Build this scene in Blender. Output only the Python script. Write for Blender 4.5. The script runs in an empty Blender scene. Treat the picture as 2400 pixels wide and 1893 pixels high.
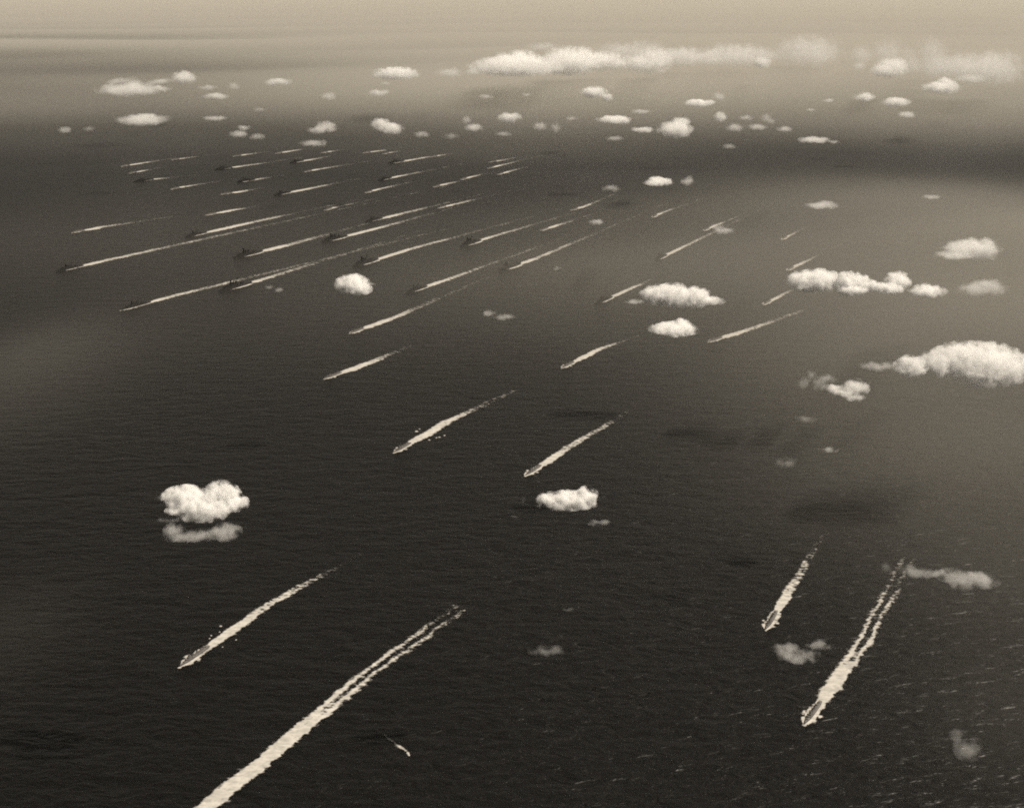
import bpy, bmesh, math, random
from mathutils import Vector, Matrix, noise
random.seed(7)
S = bpy.context.scene
COL = S.collection
R = math.radians

# ---------------------------------------------------------------- camera, sky, sun, exposure
W, H = 2400.0, 1893.0          # the photograph's own pixels
F = 3000.0                     # focal length in those pixels
PITCH = R(17.75)
ALT = 1600.0                   # height of the aircraft, metres
cam_d = bpy.data.cameras.new('camera')
cam = bpy.data.objects.new('camera', cam_d)
COL.objects.link(cam)
cam.location = (0, 0, ALT)
cam.rotation_euler = (R(90) - PITCH, 0, 0)
cam_d.sensor_width = 36.0
cam_d.lens = 36.0 * F / W
cam_d.clip_start = 1.0
cam_d.clip_end = 900000.0
S.camera = cam

SUN_AZ, SUN_EL = R(98), R(55)   # azimuth clockwise from the view direction (+Y)
world = bpy.data.worlds.new('World')
S.world = world
world.use_nodes = True
wn, wl = world.node_tree.nodes, world.node_tree.links
wn.clear()
sky = wn.new('ShaderNodeTexSky')
sky.sky_type = 'NISHITA'
sky.sun_disc = False
sky.sun_elevation = SUN_EL
sky.sun_rotation = SUN_AZ
sky.air_density = 1.2
sky.dust_density = 5.0
sky.altitude = 1600
bw = wn.new('ShaderNodeRGBToBW')            # the film is black and white, toned sepia
tint = wn.new('ShaderNodeMix'); tint.data_type = 'RGBA'; tint.blend_type = 'MULTIPLY'
tint.inputs[0].default_value = 1.0
tint.inputs[7].default_value = (1.0, 0.925, 0.80, 1)
bg = wn.new('ShaderNodeBackground'); bg.inputs[1].default_value = 0.060
wo = wn.new('ShaderNodeOutputWorld')
wl.new(sky.outputs[0], bw.inputs[0])
wl.new(bw.outputs[0], tint.inputs[6])
wl.new(tint.outputs[2], bg.inputs[0])
wl.new(bg.outputs[0], wo.inputs[0])

sl = bpy.data.lights.new('sun', 'SUN')
sl.energy = 5.0
sl.angle = R(0.5)
sl.color = (1.0, 0.895, 0.75)
sun = bpy.data.objects.new('sun', sl)
COL.objects.link(sun)
sd = Vector((math.sin(SUN_AZ) * math.cos(SUN_EL), math.cos(SUN_AZ) * math.cos(SUN_EL), math.sin(SUN_EL)))
sun.rotation_euler = (-sd).to_track_quat('-Z', 'Y').to_euler()
sun.location = (0, 0, 3000)

S.view_settings.view_transform = 'Standard'
S.view_settings.look = 'None'
S.view_settings.exposure = 0.12
S.view_settings.gamma = 1.0
S.view_settings.use_curve_mapping = False
S.cycles.max_bounces = 14
S.cycles.volume_bounces = 12
S.cycles.transparent_max_bounces = 24
S.cycles.diffuse_bounces = 2
S.cycles.use_denoising = False
S.cycles.filter_width = 1.9
S.cycles.sample_clamp_indirect = 6.0

# ---------------------------------------------------------------- pixel -> world
cp, sp = math.cos(PITCH), math.sin(PITCH)
def ray(x, y):
    u, v = (x - W / 2) / F, (H / 2 - y) / F
    return Vector((u, cp + v * sp, -sp + v * cp))
def at(x, y, z=0.0):
    d = ray(x, y)
    return Vector((0, 0, ALT)) + d * ((z - ALT) / d.z)
def proj(p):
    q = p - Vector((0, 0, ALT))
    depth = q.y * cp - q.z * sp
    up = q.y * sp + q.z * cp
    return Vector((W / 2 + F * q.x / depth, H / 2 - F * up / depth))

# ---------------------------------------------------------------- helpers
ORD = ['zeroth', 'first', 'second', 'third', 'fourth', 'fifth', 'sixth', 'seventh', 'eighth', 'ninth', 'tenth',
       'eleventh', 'twelfth', 'thirteenth', 'fourteenth', 'fifteenth', 'sixteenth', 'seventeenth', 'eighteenth',
       'nineteenth', 'twentieth', 'twenty-first', 'twenty-second', 'twenty-third', 'twenty-fourth', 'twenty-fifth']
def tag(o, label=None, cat=None, group=None, kind=None):
    if label: o['label'] = label
    if cat: o['category'] = cat
    if group: o['group'] = group
    if kind: o['kind'] = kind
    return o
def link(name, me, parent=None, mat=None):
    o = bpy.data.objects.new(name, me)
    COL.objects.link(o)
    if parent: o.parent = parent
    if mat: me.materials.append(mat)
    return o
def from_bm(name, bm, parent=None, mat=None):
    me = bpy.data.meshes.new(name)
    bm.to_mesh(me); bm.free()
    return link(name, me, parent, mat)

# ---------------------------------------------------------------- materials
def mat_base(name):
    m = bpy.data.materials.new(name)
    m.use_nodes = True
    m.node_tree.nodes.clear()
    return m, m.node_tree.nodes, m.node_tree.links
def math_node(n, l, op, a, b=None, clamp=False):
    k = n.new('ShaderNodeMath'); k.operation = op; k.use_clamp = clamp
    for i, v in enumerate((a, b)):
        if v is None: continue
        if isinstance(v, (int, float)): k.inputs[i].default_value = v
        else: l.new(v, k.inputs[i])
    return k.outputs[0]
def smooth01(t):
    t = min(1, max(0, t))
    return t * t * (3 - 2 * t)
def mapped_noise(n, l, src, scale3, rot=0.0, detail=3, rough=0.5, dist=0.0, loc=(0, 0, 0)):
    mp = n.new('ShaderNodeMapping')
    mp.inputs['Scale'].default_value = scale3
    mp.inputs['Rotation'].default_value = (0, 0, rot)
    mp.inputs['Location'].default_value = loc
    l.new(src, mp.inputs[0])
    t = n.new('ShaderNodeTexNoise')
    t.inputs['Scale'].default_value = 1.0
    t.inputs['Detail'].default_value = detail
    t.inputs['Roughness'].default_value = rough
    t.inputs['Distortion'].default_value = dist
    l.new(mp.outputs[0], t.inputs['Vector'])
    return t.outputs[0]

def sea_material():
    m, n, l = mat_base('sea_water')
    geo = n.new('ShaderNodeNewGeometry')
    P = geo.outputs['Position']
    # wind streaks and calmer patches, kilometres long
    patch = mapped_noise(n, l, P, (1 / 5200, 1 / 2600, 1), R(12), 4, 0.55, 0.3)
    # swell and wind waves, crests lying roughly across the view
    swell = mapped_noise(n, l, P, (1 / 150, 1 / 58, 1), R(-15), 2, 0.45, 0.7)
    wave = mapped_noise(n, l, P, (1 / 52, 1 / 25, 1), R(11), 3, 0.55, 0.8)
    chop = mapped_noise(n, l, P, (1 / 20, 1 / 9, 1), R(-4), 3, 0.6)
    amp = math_node(n, l, 'MULTIPLY_ADD', patch, 2.0)
    amp.node.inputs[2].default_value = 0.0
    h = math_node(n, l, 'ADD', math_node(n, l, 'MULTIPLY', swell, 12.0),
                  math_node(n, l, 'ADD', math_node(n, l, 'MULTIPLY', wave, 8.6), math_node(n, l, 'MULTIPLY', chop, 1.3)))
    amp = math_node(n, l, 'MINIMUM', amp, 1.0)
    h = math_node(n, l, 'MULTIPLY', h, amp)
    b = n.new('ShaderNodeBump')
    b.inputs['Strength'].default_value = 1.0
    b.inputs['Distance'].default_value = 1.0
    l.new(h, b.inputs['Height'])
    p = n.new('ShaderNodeBsdfPrincipled')
    p.inputs['Base Color'].default_value = (0.0016, 0.0015, 0.0014, 1)
    p.inputs['IOR'].default_value = 1.33
    rr = n.new('ShaderNodeMapRange')
    rr.inputs[1].default_value = 0.3; rr.inputs[2].default_value = 0.7
    rr.inputs[3].default_value = 0.37; rr.inputs[4].default_value = 0.44
    l.new(patch, rr.inputs[0]); l.new(rr.outputs[0], p.inputs['Roughness'])
    l.new(b.outputs[0], p.inputs['Normal'])
    o = n.new('ShaderNodeOutputMaterial')
    l.new(p.outputs[0], o.inputs[0])
    return m

def foam_material():
    m, n, l = mat_base('sea_foam')
    geo = n.new('ShaderNodeNewGeometry')
    at_ = n.new('ShaderNodeAttribute'); at_.attribute_name = 'cover'
    n1 = mapped_noise(n, l, geo.outputs['Position'], (1 / 13, 1 / 9, 1), R(20), 4, 0.62)
    n1 = math_node(n, l, 'MULTIPLY_ADD', n1, 2.5); n1.node.inputs[2].default_value = -0.74
    a = n.new('ShaderNodeMapRange'); a.interpolation_type = 'SMOOTHSTEP'
    d = math_node(n, l, 'SUBTRACT', at_.outputs['Fac'], n1)
    l.new(d, a.inputs[0]); a.inputs[1].default_value = -0.30; a.inputs[2].default_value = 0.30
    # nothing where there is no cover at all
    g = math_node(n, l, 'MULTIPLY', at_.outputs['Fac'], 8.0, True)
    alpha = math_node(n, l, 'MULTIPLY', a.outputs[0], g)
    df = n.new('ShaderNodeBsdfDiffuse'); df.inputs[0].default_value = (0.50, 0.48, 0.45, 1)
    n2 = mapped_noise(n, l, geo.outputs['Position'], (1 / 30, 1 / 14, 1), R(35), 4, 0.7)
    cr = n.new('ShaderNodeValToRGB')
    cr.color_ramp.elements[0].position = 0.32; cr.color_ramp.elements[1].position = 0.62
    cr.color_ramp.elements[0].color = (0.33, 0.32, 0.30, 1); cr.color_ramp.elements[1].color = (0.56, 0.54, 0.50, 1)
    l.new(n2, cr.inputs[0]); l.new(cr.outputs[0], df.inputs[0])
    tr = n.new('ShaderNodeBsdfTransparent')
    mx = n.new('ShaderNodeMixShader')
    l.new(alpha, mx.inputs[0]); l.new(tr.outputs[0], mx.inputs[1]); l.new(df.outputs[0], mx.inputs[2])
    o = n.new('ShaderNodeOutputMaterial'); l.new(mx.outputs[0], o.inputs[0])
    return m

def paint(name, col, rough=0.6):
    m, n, l = mat_base(name)
    tc = n.new('ShaderNodeTexCoord')
    t = mapped_noise(n, l, tc.outputs['Object'], (0.12, 0.3, 0.5), 0, 4, 0.6)
    cr = n.new('ShaderNodeValToRGB')
    cr.color_ramp.elements[0].position = 0.3; cr.color_ramp.elements[1].position = 0.7
    cr.color_ramp.elements[0].color = tuple(c * 0.7 for c in col) + (1,)
    cr.color_ramp.elements[1].color = tuple(c * 1.2 for c in col) + (1,)
    l.new(t, cr.inputs[0])
    p = n.new('ShaderNodeBsdfPrincipled'); p.inputs['Roughness'].default_value = rough
    p.inputs['Specular IOR Level'].default_value = 0.12
    l.new(cr.outputs[0], p.inputs['Base Color'])
    o = n.new('ShaderNodeOutputMaterial'); l.new(p.outputs[0], o.inputs[0])
    return m

SEA = sea_material()
FOAM = foam_material()
GREY = paint('grey_paint', (0.13, 0.125, 0.12))
DECKG = paint('deck_grey', (0.17, 0.165, 0.155))
DARK = paint('dark_paint', (0.011, 0.0105, 0.0105))
DARKD = paint('dark_deck', (0.014, 0.0135, 0.013))
BLACK = paint('funnel_cap_black', (0.012, 0.012, 0.012))

_cm = {}
def cloud_material(dens, patchy):
    """white vapour; dens in 1/m; patchy clouds are eroded by a noise"""
    key = (float('%.1e' % dens), patchy)
    if key in _cm: return _cm[key]
    m, n, l = mat_base('cloud_vapour')
    v = n.new('ShaderNodeVolumeScatter')
    v.inputs['Color'].default_value = (1, 0.999, 0.997, 1)
    v.inputs['Anisotropy'].default_value = 0.0
    if patchy:
        geo = n.new('ShaderNodeNewGeometry')
        t = mapped_noise(n, l, geo.outputs['Position'], (1 / patchy,) * 3, 0, 4, 0.6)
        r = n.new('ShaderNodeMapRange')
        r.inputs[1].default_value = 0.34; r.inputs[2].default_value = 0.66
        r.inputs[3].default_value = 0.0; r.inputs[4].default_value = key[0] * 2.0
        l.new(t, r.inputs[0]); l.new(r.outputs[0], v.inputs['Density'])
    else:
        v.inputs['Density'].default_value = key[0]
    o = n.new('ShaderNodeOutputMaterial'); l.new(v.outputs[0], o.inputs['Volume'])
    m.cycles.volume_step_rate = 1.0
    _cm[key] = m
    return m

def fluffy_material(dens, lobes, grain, seed, tear=1.7):
    """vapour whose density falls off around each lobe (centre, radii) and is torn by a fractal noise"""
    m, n, l = mat_base('cloud_vapour')
    tc = n.new('ShaderNodeTexCoord')
    P = tc.outputs['Object']
    # warp the space a little so that no lobe stays a ball
    wn_ = n.new('ShaderNodeTexNoise'); wn_.inputs['Scale'].default_value = 0.55 / grain; wn_.inputs['Detail'].default_value = 2
    mpv = n.new('ShaderNodeVectorMath'); mpv.operation = 'ADD'; mpv.inputs[1].default_value = (seed * 91.0, seed * 37.0, 0)
    l.new(P, mpv.inputs[0]); l.new(mpv.outputs[0], wn_.inputs['Vector'])
    wa = n.new('ShaderNodeVectorMath'); wa.operation = 'MULTIPLY_ADD'
    l.new(wn_.outputs['Color'], wa.inputs[0]); wa.inputs[1].default_value = (grain * 1.1,) * 3
    sb = n.new('ShaderNodeVectorMath'); sb.operation = 'SUBTRACT'; l.new(P, sb.inputs[0]); sb.inputs[1].default_value = (grain * 0.55,) * 3
    l.new(sb.outputs[0], wa.inputs[2])
    Q = wa.outputs[0]
    cur = None
    for (c, r) in lobes:
        s1 = n.new('ShaderNodeVectorMath'); s1.operation = 'SUBTRACT'; l.new(Q, s1.inputs[0]); s1.inputs[1].default_value = c
        s2 = n.new('ShaderNodeVectorMath'); s2.operation = 'MULTIPLY'; l.new(s1.outputs[0], s2.inputs[0]); s2.inputs[1].default_value = (1 / r[0], 1 / r[1], 1 / r[2])
        s3 = n.new('ShaderNodeVectorMath'); s3.operation = 'LENGTH'; l.new(s2.outputs[0], s3.inputs[0])
        if cur is None: cur = s3.outputs['Value']
        else:
            k = n.new('ShaderNodeMath'); k.operation = 'SMOOTH_MIN'; l.new(cur, k.inputs[0]); l.new(s3.outputs['Value'], k.inputs[1]); k.inputs[2].default_value = 0.25
            cur = k.outputs[0]
    t = n.new('ShaderNodeTexNoise'); t.inputs['Scale'].default_value = 1.0 / grain; t.inputs['Detail'].default_value = 5; t.inputs['Roughness'].default_value = 0.58
    l.new(mpv.outputs[0], t.inputs['Vector'])
    e = math_node(n, l, 'MULTIPLY_ADD', t.outputs[0], tear); e.node.inputs[2].default_value = 1.27 - tear * 0.5
    f = math_node(n, l, 'SUBTRACT', e, cur)
    r_ = n.new('ShaderNodeMapRange'); r_.interpolation_type = 'SMOOTHSTEP'
    l.new(f, r_.inputs[0]); r_.inputs[1].default_value = 0.0; r_.inputs[2].default_value = 1.15
    r_.inputs[3].default_value = 0.0; r_.inputs[4].default_value = dens
    v = n.new('ShaderNodeVolumeScatter'); v.inputs['Color'].default_value = (1, 0.999, 0.997, 1)
    l.new(r_.outputs[0], v.inputs['Density'])
    o = n.new('ShaderNodeOutputMaterial'); l.new(v.outputs[0], o.inputs['Volume'])
    m.cycles.volume_step_rate = 0.35
    return m

# ---------------------------------------------------------------- sea and haze
SEA_R = 190000.0
bm = bmesh.new()
vs = [bm.verts.new((x, y, 0)) for x, y in ((-SEA_R, -20000), (SEA_R, -20000), (SEA_R, 2 * SEA_R), (-SEA_R, 2 * SEA_R))]
bm.faces.new(vs)
tag(from_bm('sea', bm, None, SEA), kind='structure')

hm, hn, hl = mat_base('haze_air')
hv = hn.new('ShaderNodeVolumePrincipled')
hv.inputs['Color'].default_value = (1.0, 0.97, 0.92, 1)
hv.inputs['Density'].default_value = 0.34e-5
hv.inputs['Anisotropy'].default_value = 0.15
ho = hn.new('ShaderNodeOutputMaterial'); hl.new(hv.outputs[0], ho.inputs['Volume'])
bm = bmesh.new()
bmesh.ops.create_cube(bm, size=1.0)
hz = from_bm('haze', bm, None, hm)
hz.scale = (2 * SEA_R + 4000, 2 * SEA_R + 24000, 1651)
hz.location = (0, SEA_R - 10000, 1651 / 2 - 1)
tag(hz, kind='stuff')

# a low layer of sea mist far out, under the clouds; its top is uneven and it thins to nothing towards the camera
mm, mn, ml = mat_base('sea_mist')
mv = mn.new('ShaderNodeVolumePrincipled')
mv.inputs['Color'].default_value = (0.755, 0.73, 0.665, 1)
mv.inputs['Density'].default_value = 4.6e-4
mv.inputs['Anisotropy'].default_value = 0.0
mo = mn.new('ShaderNodeOutputMaterial'); ml.new(mv.outputs[0], mo.inputs['Volume'])
bm = bmesh.new()
NR, NA = 190, 170
grid_t, grid_b = [], []
# mist added nearby to pale the sea, partly standing for glare: centre, radii, height
VEIL = [(at(x, y), rx, ry, h) for (x, y, rx, ry, h) in (
    (2420, 620, 1900, 2600, 260), (2400, 900, 900, 1100, 170), (2400, 1180, 560, 560, 130), (2400, 1420, 330, 380, 80), (2030, 1180, 430, 420, 32), (1960, 960, 620, 800, 55),
    (1980, 620, 1700, 1900, 75), (1450, 700, 1100, 1100, 42), (1180, 610, 1700, 1700, 42), (60, 880, 420, 900, 60),
    (0, 1500, 190, 300, 45), (2420, 1720, 240, 300, 60), (300, 560, 1500, 1700, 24), (700, 760, 1100, 1000, 14))]
for i in range(NR + 1):
    q = i / NR
    dist = 1900.0 * (172000.0 / 1900.0) ** q
    rt, rb = [], []
    for j in range(NA + 1):
        az = R(-40 + 80 * j / NA)
        x, y = dist * math.sin(az), dist * math.cos(az)
        s1 = noise.noise(Vector((x / 9000, y / 5200, 1.3)))
        s2 = noise.noise(Vector((x / 30000, y / 9000, 7.7)))
        s3 = noise.noise(Vector((x / 3500, y / 2500, 3.1)))
        t = min(1, max(0, (y + 2600 * s1 + 900 * s3 - 12300) / 8500))
        t = t * t * (3 - 2 * t)
        hgt = max(170, 400 + 160 * s1 + 300 * s2) * t
        lf = smooth01((math.degrees(az) + 17) / 27)              # thinner to the left, in streaks
        streak = noise.noise(Vector((x / 26000, y / 6500, 21.0)))
        hgt *= max(0.10, 0.24 + 0.76 * lf + (0.30 - 0.12 * lf) * streak)
        hgt += 1000 * smooth01((dist - 60000 + 18000 * lf) / 100000)
        for (c, rx, ry, hh) in VEIL:
            dd = ((x - c.x) / rx) ** 2 + ((y - c.y) / ry) ** 2
            if dd < 9: hgt += hh * math.exp(-dd) * (1 + 0.5 * s3 + 0.3 * s1)
        if i == 0: hgt = 0.0
        rt.append(bm.verts.new((x, y, 3.0 + max(0.4, hgt))))
        rb.append(bm.verts.new((x, y, 2.5)))
    grid_t.append(rt); grid_b.append(rb)
for i in range(NR):
    for j in range(NA):
        bm.faces.new((grid_t[i][j], grid_t[i][j + 1], grid_t[i + 1][j + 1], grid_t[i + 1][j]))
        bm.faces.new((grid_b[i][j], grid_b[i + 1][j], grid_b[i + 1][j + 1], grid_b[i][j + 1]))
for j in range(NA):
    bm.faces.new((grid_t[0][j], grid_b[0][j], grid_b[0][j + 1], grid_t[0][j + 1]))
    bm.faces.new((grid_t[NR][j], grid_t[NR][j + 1], grid_b[NR][j + 1], grid_b[NR][j]))
for i in range(NR):
    bm.faces.new((grid_t[i][0], grid_t[i + 1][0], grid_b[i + 1][0], grid_b[i][0]))
    bm.faces.new((grid_t[i][NA], grid_b[i][NA], grid_b[i + 1][NA], grid_t[i + 1][NA]))
bmesh.ops.recalc_face_normals(bm, faces=bm.faces)
tag(from_bm('haze', bm, None, mm), kind='stuff')

# ---------------------------------------------------------------- ships
def box(bm, x, y, z, sx, sy, sz, taper=1.0, shear=0.0):
    """box standing on z, centred at x, y; the top scaled by taper"""
    vs = []
    for k, zz in ((1.0, z), (taper, z + sz)):
        for a, b in ((-1, -1), (1, -1), (1, 1), (-1, 1)):
            vs.append(bm.verts.new((x + a * sx / 2 * k + (shear if zz > z else 0), y + b * sy / 2 * k, zz)))
    f = [(3, 2, 1, 0), (4, 5, 6, 7), (0, 1, 5, 4), (1, 2, 6, 5), (2, 3, 7, 6), (3, 0, 4, 7)]
    for q in f: bm.faces.new([vs[i] for i in q])
def cyl(bm, x, y, z, r, h, n=10, sx=1.0, rake=0.0, top=1.0):
    lo = [bm.verts.new((x + math.cos(2 * math.pi * i / n) * r * sx, y + math.sin(2 * math.pi * i / n) * r, z)) for i in range(n)]
    hi = [bm.verts.new((x - rake + math.cos(2 * math.pi * i / n) * r * sx * top, y + math.sin(2 * math.pi * i / n) * r * top, z + h)) for i in range(n)]
    bm.faces.new(lo[::-1]); bm.faces.new(hi)
    for i in range(n):
        j = (i + 1) % n
        bm.faces.new((lo[i], lo[j], hi[j], hi[i]))
def bar(bm, p, q, r, n=5):
    p, q = Vector(p), Vector(q)
    d = (q - p).normalized()
    a = d.orthogonal().normalized(); b = d.cross(a)
    lo = [bm.verts.new(p + (a * math.cos(2 * math.pi * i / n) + b * math.sin(2 * math.pi * i / n)) * r) for i in range(n)]
    hi = [bm.verts.new(q + (a * math.cos(2 * math.pi * i / n) + b * math.sin(2 * math.pi * i / n)) * r) for i in range(n)]
    bm.faces.new(lo[::-1]); bm.faces.new(hi)
    for i in range(n):
        j = (i + 1) % n
        bm.faces.new((lo[i], lo[j], hi[j], hi[i]))

def beam_at(t, full=0.5):
    """half beam fraction, t = 0 stern .. 1 bow"""
    if t < 0.25: return 0.62 + 0.38 * math.sin(t / 0.25 * math.pi / 2)
    if t < full: return 1.0
    k = (t - full) / (1 - full)
    return max(0.02, (1 - k ** 2.1))
def hull_bm(L, B, D, full=0.55, sheer=0.35):
    """hull from 1 m under the waterline to the deck edge, bow at +x"""
    bm = bmesh.new(); N = 22; rings = []
    for i in range(N + 1):
        t = i / N
        x = -L / 2 + L * t
        hb = B / 2 * beam_at(t, full)
        zt = D * (1 + sheer * max(0, (t - 0.45) / 0.55) ** 2 + 0.06 * max(0, (0.2 - t) / 0.2))
        flare = 0.86 if t < 0.75 else 0.86 - 0.45 * (t - 0.75) / 0.25
        xo = -L * 0.022 * max(0, (t - 0.85) / 0.15)
        rings.append([bm.verts.new(v) for v in ((x + xo, -hb * flare, -1.0), (x, -hb, zt), (x, hb, zt), (x + xo, hb * flare, -1.0))])
    for a, b in zip(rings, rings[1:]):
        for k in range(3): bm.faces.new((a[k], b[k], b[k + 1], a[k + 1]))
        bm.faces.new((a[3], b[3], b[0], a[0]))
    bm.faces.new(rings[0]); bm.faces.new(rings[-1][::-1])
    bmesh.ops.recalc_face_normals(bm, faces=bm.faces)
    return bm
def deck_bm(L, B, D, full=0.55, sheer=0.35):
    bm = bmesh.new(); N = 22; rows = []
    for i in range(N + 1):
        t = i / N
        x = -L / 2 + 1.2 + (L - 3.0) * t
        hb = max(0.05, B / 2 * beam_at(t, full) - 0.5)
        zt = D * (1 + sheer * max(0, (t - 0.45) / 0.55) ** 2 + 0.06 * max(0, (0.2 - t) / 0.2)) + 0.25
        rows.append([bm.verts.new((x, -hb, zt)), bm.verts.new((x, hb, zt)), bm.verts.new((x, hb, zt - 0.2)), bm.verts.new((x, -hb, zt - 0.2))])
    for a, b in zip(rows, rows[1:]):
        for k in range(4):
            bm.faces.new((a[k], b[k], b[(k + 1) % 4], a[(k + 1) % 4]))
    bm.faces.new(rows[0]); bm.faces.new(rows[-1][::-1])
    bmesh.ops.recalc_face_normals(bm, faces=bm.faces)
    return bm
def turret(root, x, z, w, n, gl, face, mat):
    bm = bmesh.new(); cyl(bm, x, 0, z, w * 0.45, w * 0.22, 12)
    box(bm, x, 0, z + w * 0.2, w * 1.25, w, w * 0.42, 0.86)
    t = from_bm('gun_turret', bm, root, mat)
    for k in range(n):
        y = (k - (n - 1) / 2) * w * 0.28
        bm = bmesh.new(); bar(bm, (x + face * w * 0.5, y, z + w * 0.42), (x + face * (w * 0.5 + gl), y, z + w * 0.42 + gl * 0.06), w * 0.05)
        from_bm('gun_barrel', bm, t, mat)

def make_destroyer(name='destroyer'):
    L, B, D = 115.0, 12.2, 4.6
    r = bpy.data.objects.new(name, None); COL.objects.link(r)
    from_bm('hull', hull_bm(L, B, D), r, GREY)
    from_bm('deck', deck_bm(L, B, D), r, DECKG)
    bm = bmesh.new()
    box(bm, 21, 0, 5.0, 16, 8.4, 3.0); box(bm, 20, 0, 8.0, 11, 7.2, 3.0); box(bm, 19, 0, 11.0, 7, 5.6, 2.4, 0.9)
    cyl(bm, 20, 0, 13.4, 1.9, 2.0, 8); box(bm, 20, 0, 15.4, 2.4, 4.4, 1.5)
    from_bm('bridge', bm, r, GREY)
    bm = bmesh.new(); box(bm, -12, 0, 4.8, 46, 6.0, 2.7); box(bm, -34, 0, 7.5, 9, 4.6, 2.2)
    from_bm('deckhouse', bm, r, GREY)
    for x in (6.5, -9.5):
        bm = bmesh.new(); cyl(bm, x, 0, 7.0, 1.9, 7.4, 14, 1.5, 1.2)
        f = from_bm('funnel', bm, r, GREY)
        bm = bmesh.new(); cyl(bm, x - 1.35, 0, 14.4, 1.95, 0.9, 14, 1.5, 0.1)
        from_bm('funnel_cap', bm, f, BLACK)
    for x in (-2, -19):
        bm = bmesh.new(); cyl(bm, x, 0, 7.5, 2.0, 0.5, 10)
        for k in range(5): bar(bm, (x - 4, (k - 2) * 0.62, 8.4), (x + 4, (k - 2) * 0.62, 8.4), 0.3, 6)
        from_bm('torpedo_mount', bm, r, GREY)
    for x, z, f in ((41, 5.9, 1), (32, 7.6, 1), (-27.5, 7.4, -1), (-37, 9.6, -1), (-46, 4.9, -1)):
        turret(r, x, z, 4.2, 1, 4.6, f, GREY)
    bm = bmesh.new()
    bar(bm, (13.5, 0, 8), (12, 0, 28), 0.32); bar(bm, (13, -4, 22), (13, 4, 22), 0.16); bar(bm, (12.8, -2.4, 25), (12.8, 2.4, 25), 0.14)
    box(bm, 12.2, 0, 27.6, 0.7, 3.0, 1.2)
    from_bm('mast', bm, r, GREY)
    for s in (-1, 1):
        bm = bmesh.new(); box(bm, 9.5, s * 4.6, 6.3, 7, 1.9, 1.1, 0.8); from_bm('ship_boat', bm, r, DECKG)
    return r
def make_battleship(name='battleship'):
    L, B, D = 218.0, 31.0, 7.2
    r = bpy.data.objects.new(name, None); COL.objects.link(r)
    r.scale = (1.28, 1.2, 1.25)
    from_bm('hull', hull_bm(L, B, D, 0.5, 0.5), r, DARK)
    from_bm('deck', deck_bm(L, B, D, 0.5, 0.5), r, DARKD)
    bm = bmesh.new()
    box(bm, 0, 0, 7.3, 72, 20, 5.5, 0.94); box(bm, 4, 0, 12.8, 50, 14, 4.5, 0.92)
    from_bm('superstructure', bm, r, DARK)
    bm = bmesh.new(); box(bm, 24, 0, 12.8, 11, 11, 15, 0.75); cyl(bm, 24, 0, 27.8, 3.6, 8, 10); box(bm, 24, 0, 35.8, 5, 11, 3)
    from_bm('bridge_tower', bm, r, DARK)
    for x in (9, -9):
        bm = bmesh.new(); cyl(bm, x, 0, 17, 3.4, 12, 14, 1.5, 1.0); from_bm('funnel', bm, r, DARK)
    bm = bmesh.new(); bar(bm, (-20, 0, 13), (-21, 0, 44), 0.6); bar(bm, (-20.6, -5, 36), (-20.6, 5, 36), 0.3); box(bm, -21, 0, 38, 1.5, 6, 2.4)
    from_bm('mast', bm, r, DARK)
    for x, z, f in ((62, 8.6, 1), (44, 11.5, 1), (-50, 8.0, -1)):
        turret(r, x, z, 13.5, 3, 13, f, DARK)
    for x in (16, 3, -10, -24):
        for s in (-1, 1):
            bm = bmesh.new(); box(bm, x, s * 12.4, 7.3, 6, 4.4, 4.0, 0.8)
            bar(bm, (x, s * 14.5, 10), (x + 3, s * 18, 11), 0.3)
            from_bm('secondary_gun', bm, r, DARK)
    return r
def make_cruiser(name='cruiser'):
    r = make_battleship(name)
    r.scale = (1.0, 0.78, 0.9)
    return r
def make_carrier(name='aircraft_carrier'):
    L, B, D = 262.0, 28.5, 13.5
    r = bpy.data.objects.new(name, None); COL.objects.link(r)
    from_bm('hull', hull_bm(L, B, D, 0.55, 0.05), r, DARK)
    bm = bmesh.new()
    pts = [(-129, -16), (-122, -19), (60, -20), (84, -16), (122, -12.5), (129, -9), (129, 9), (122, 12.5), (70, 16), (-122, 17), (-129, 14)]
    lo = [bm.verts.new((x, y, 16.2)) for x, y in pts]; hi = [bm.verts.new((x, y, 17.6)) for x, y in pts]
    bm.faces.new(lo[::-1]); bm.faces.new(hi)
    for i in range(len(pts)):
        j = (i + 1) % len(pts); bm.faces.new((lo[i], lo[j], hi[j], hi[i]))
    from_bm('flight_deck', bm, r, DARKD)
    bm = bmesh.new(); box(bm, -4, 0, 13.6, 215, 25, 2.6)
    from_bm('hangar', bm, r, DARK)
    bm = bmesh.new(); box(bm, 8, -17, 17.6, 42, 6.5, 6.5, 0.95); box(bm, 14, -17, 24, 20, 6, 5, 0.9); box(bm, 14, -17, 29, 8, 5, 4)
    isl = from_bm('island', bm, r, DARK)
    bm = bmesh.new(); cyl(bm, -2, -17, 24, 3, 9, 12, 2.6, 1); from_bm('funnel', bm, isl, DARK)
    bm = bmesh.new(); bar(bm, (14, -17, 33), (14, -17, 50), 0.6); bar(bm, (14, -22, 42), (14, -12, 42), 0.35); box(bm, 14, -17, 46, 2, 6, 3)
    from_bm('mast', bm, isl, DARK)
    for x in (-40, 40, -75, 75):
        bm = bmesh.new(); box(bm, x, -19, 13.6, 9, 4, 3); from_bm('gun_sponson', bm, r, DARK)
    return r
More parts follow.
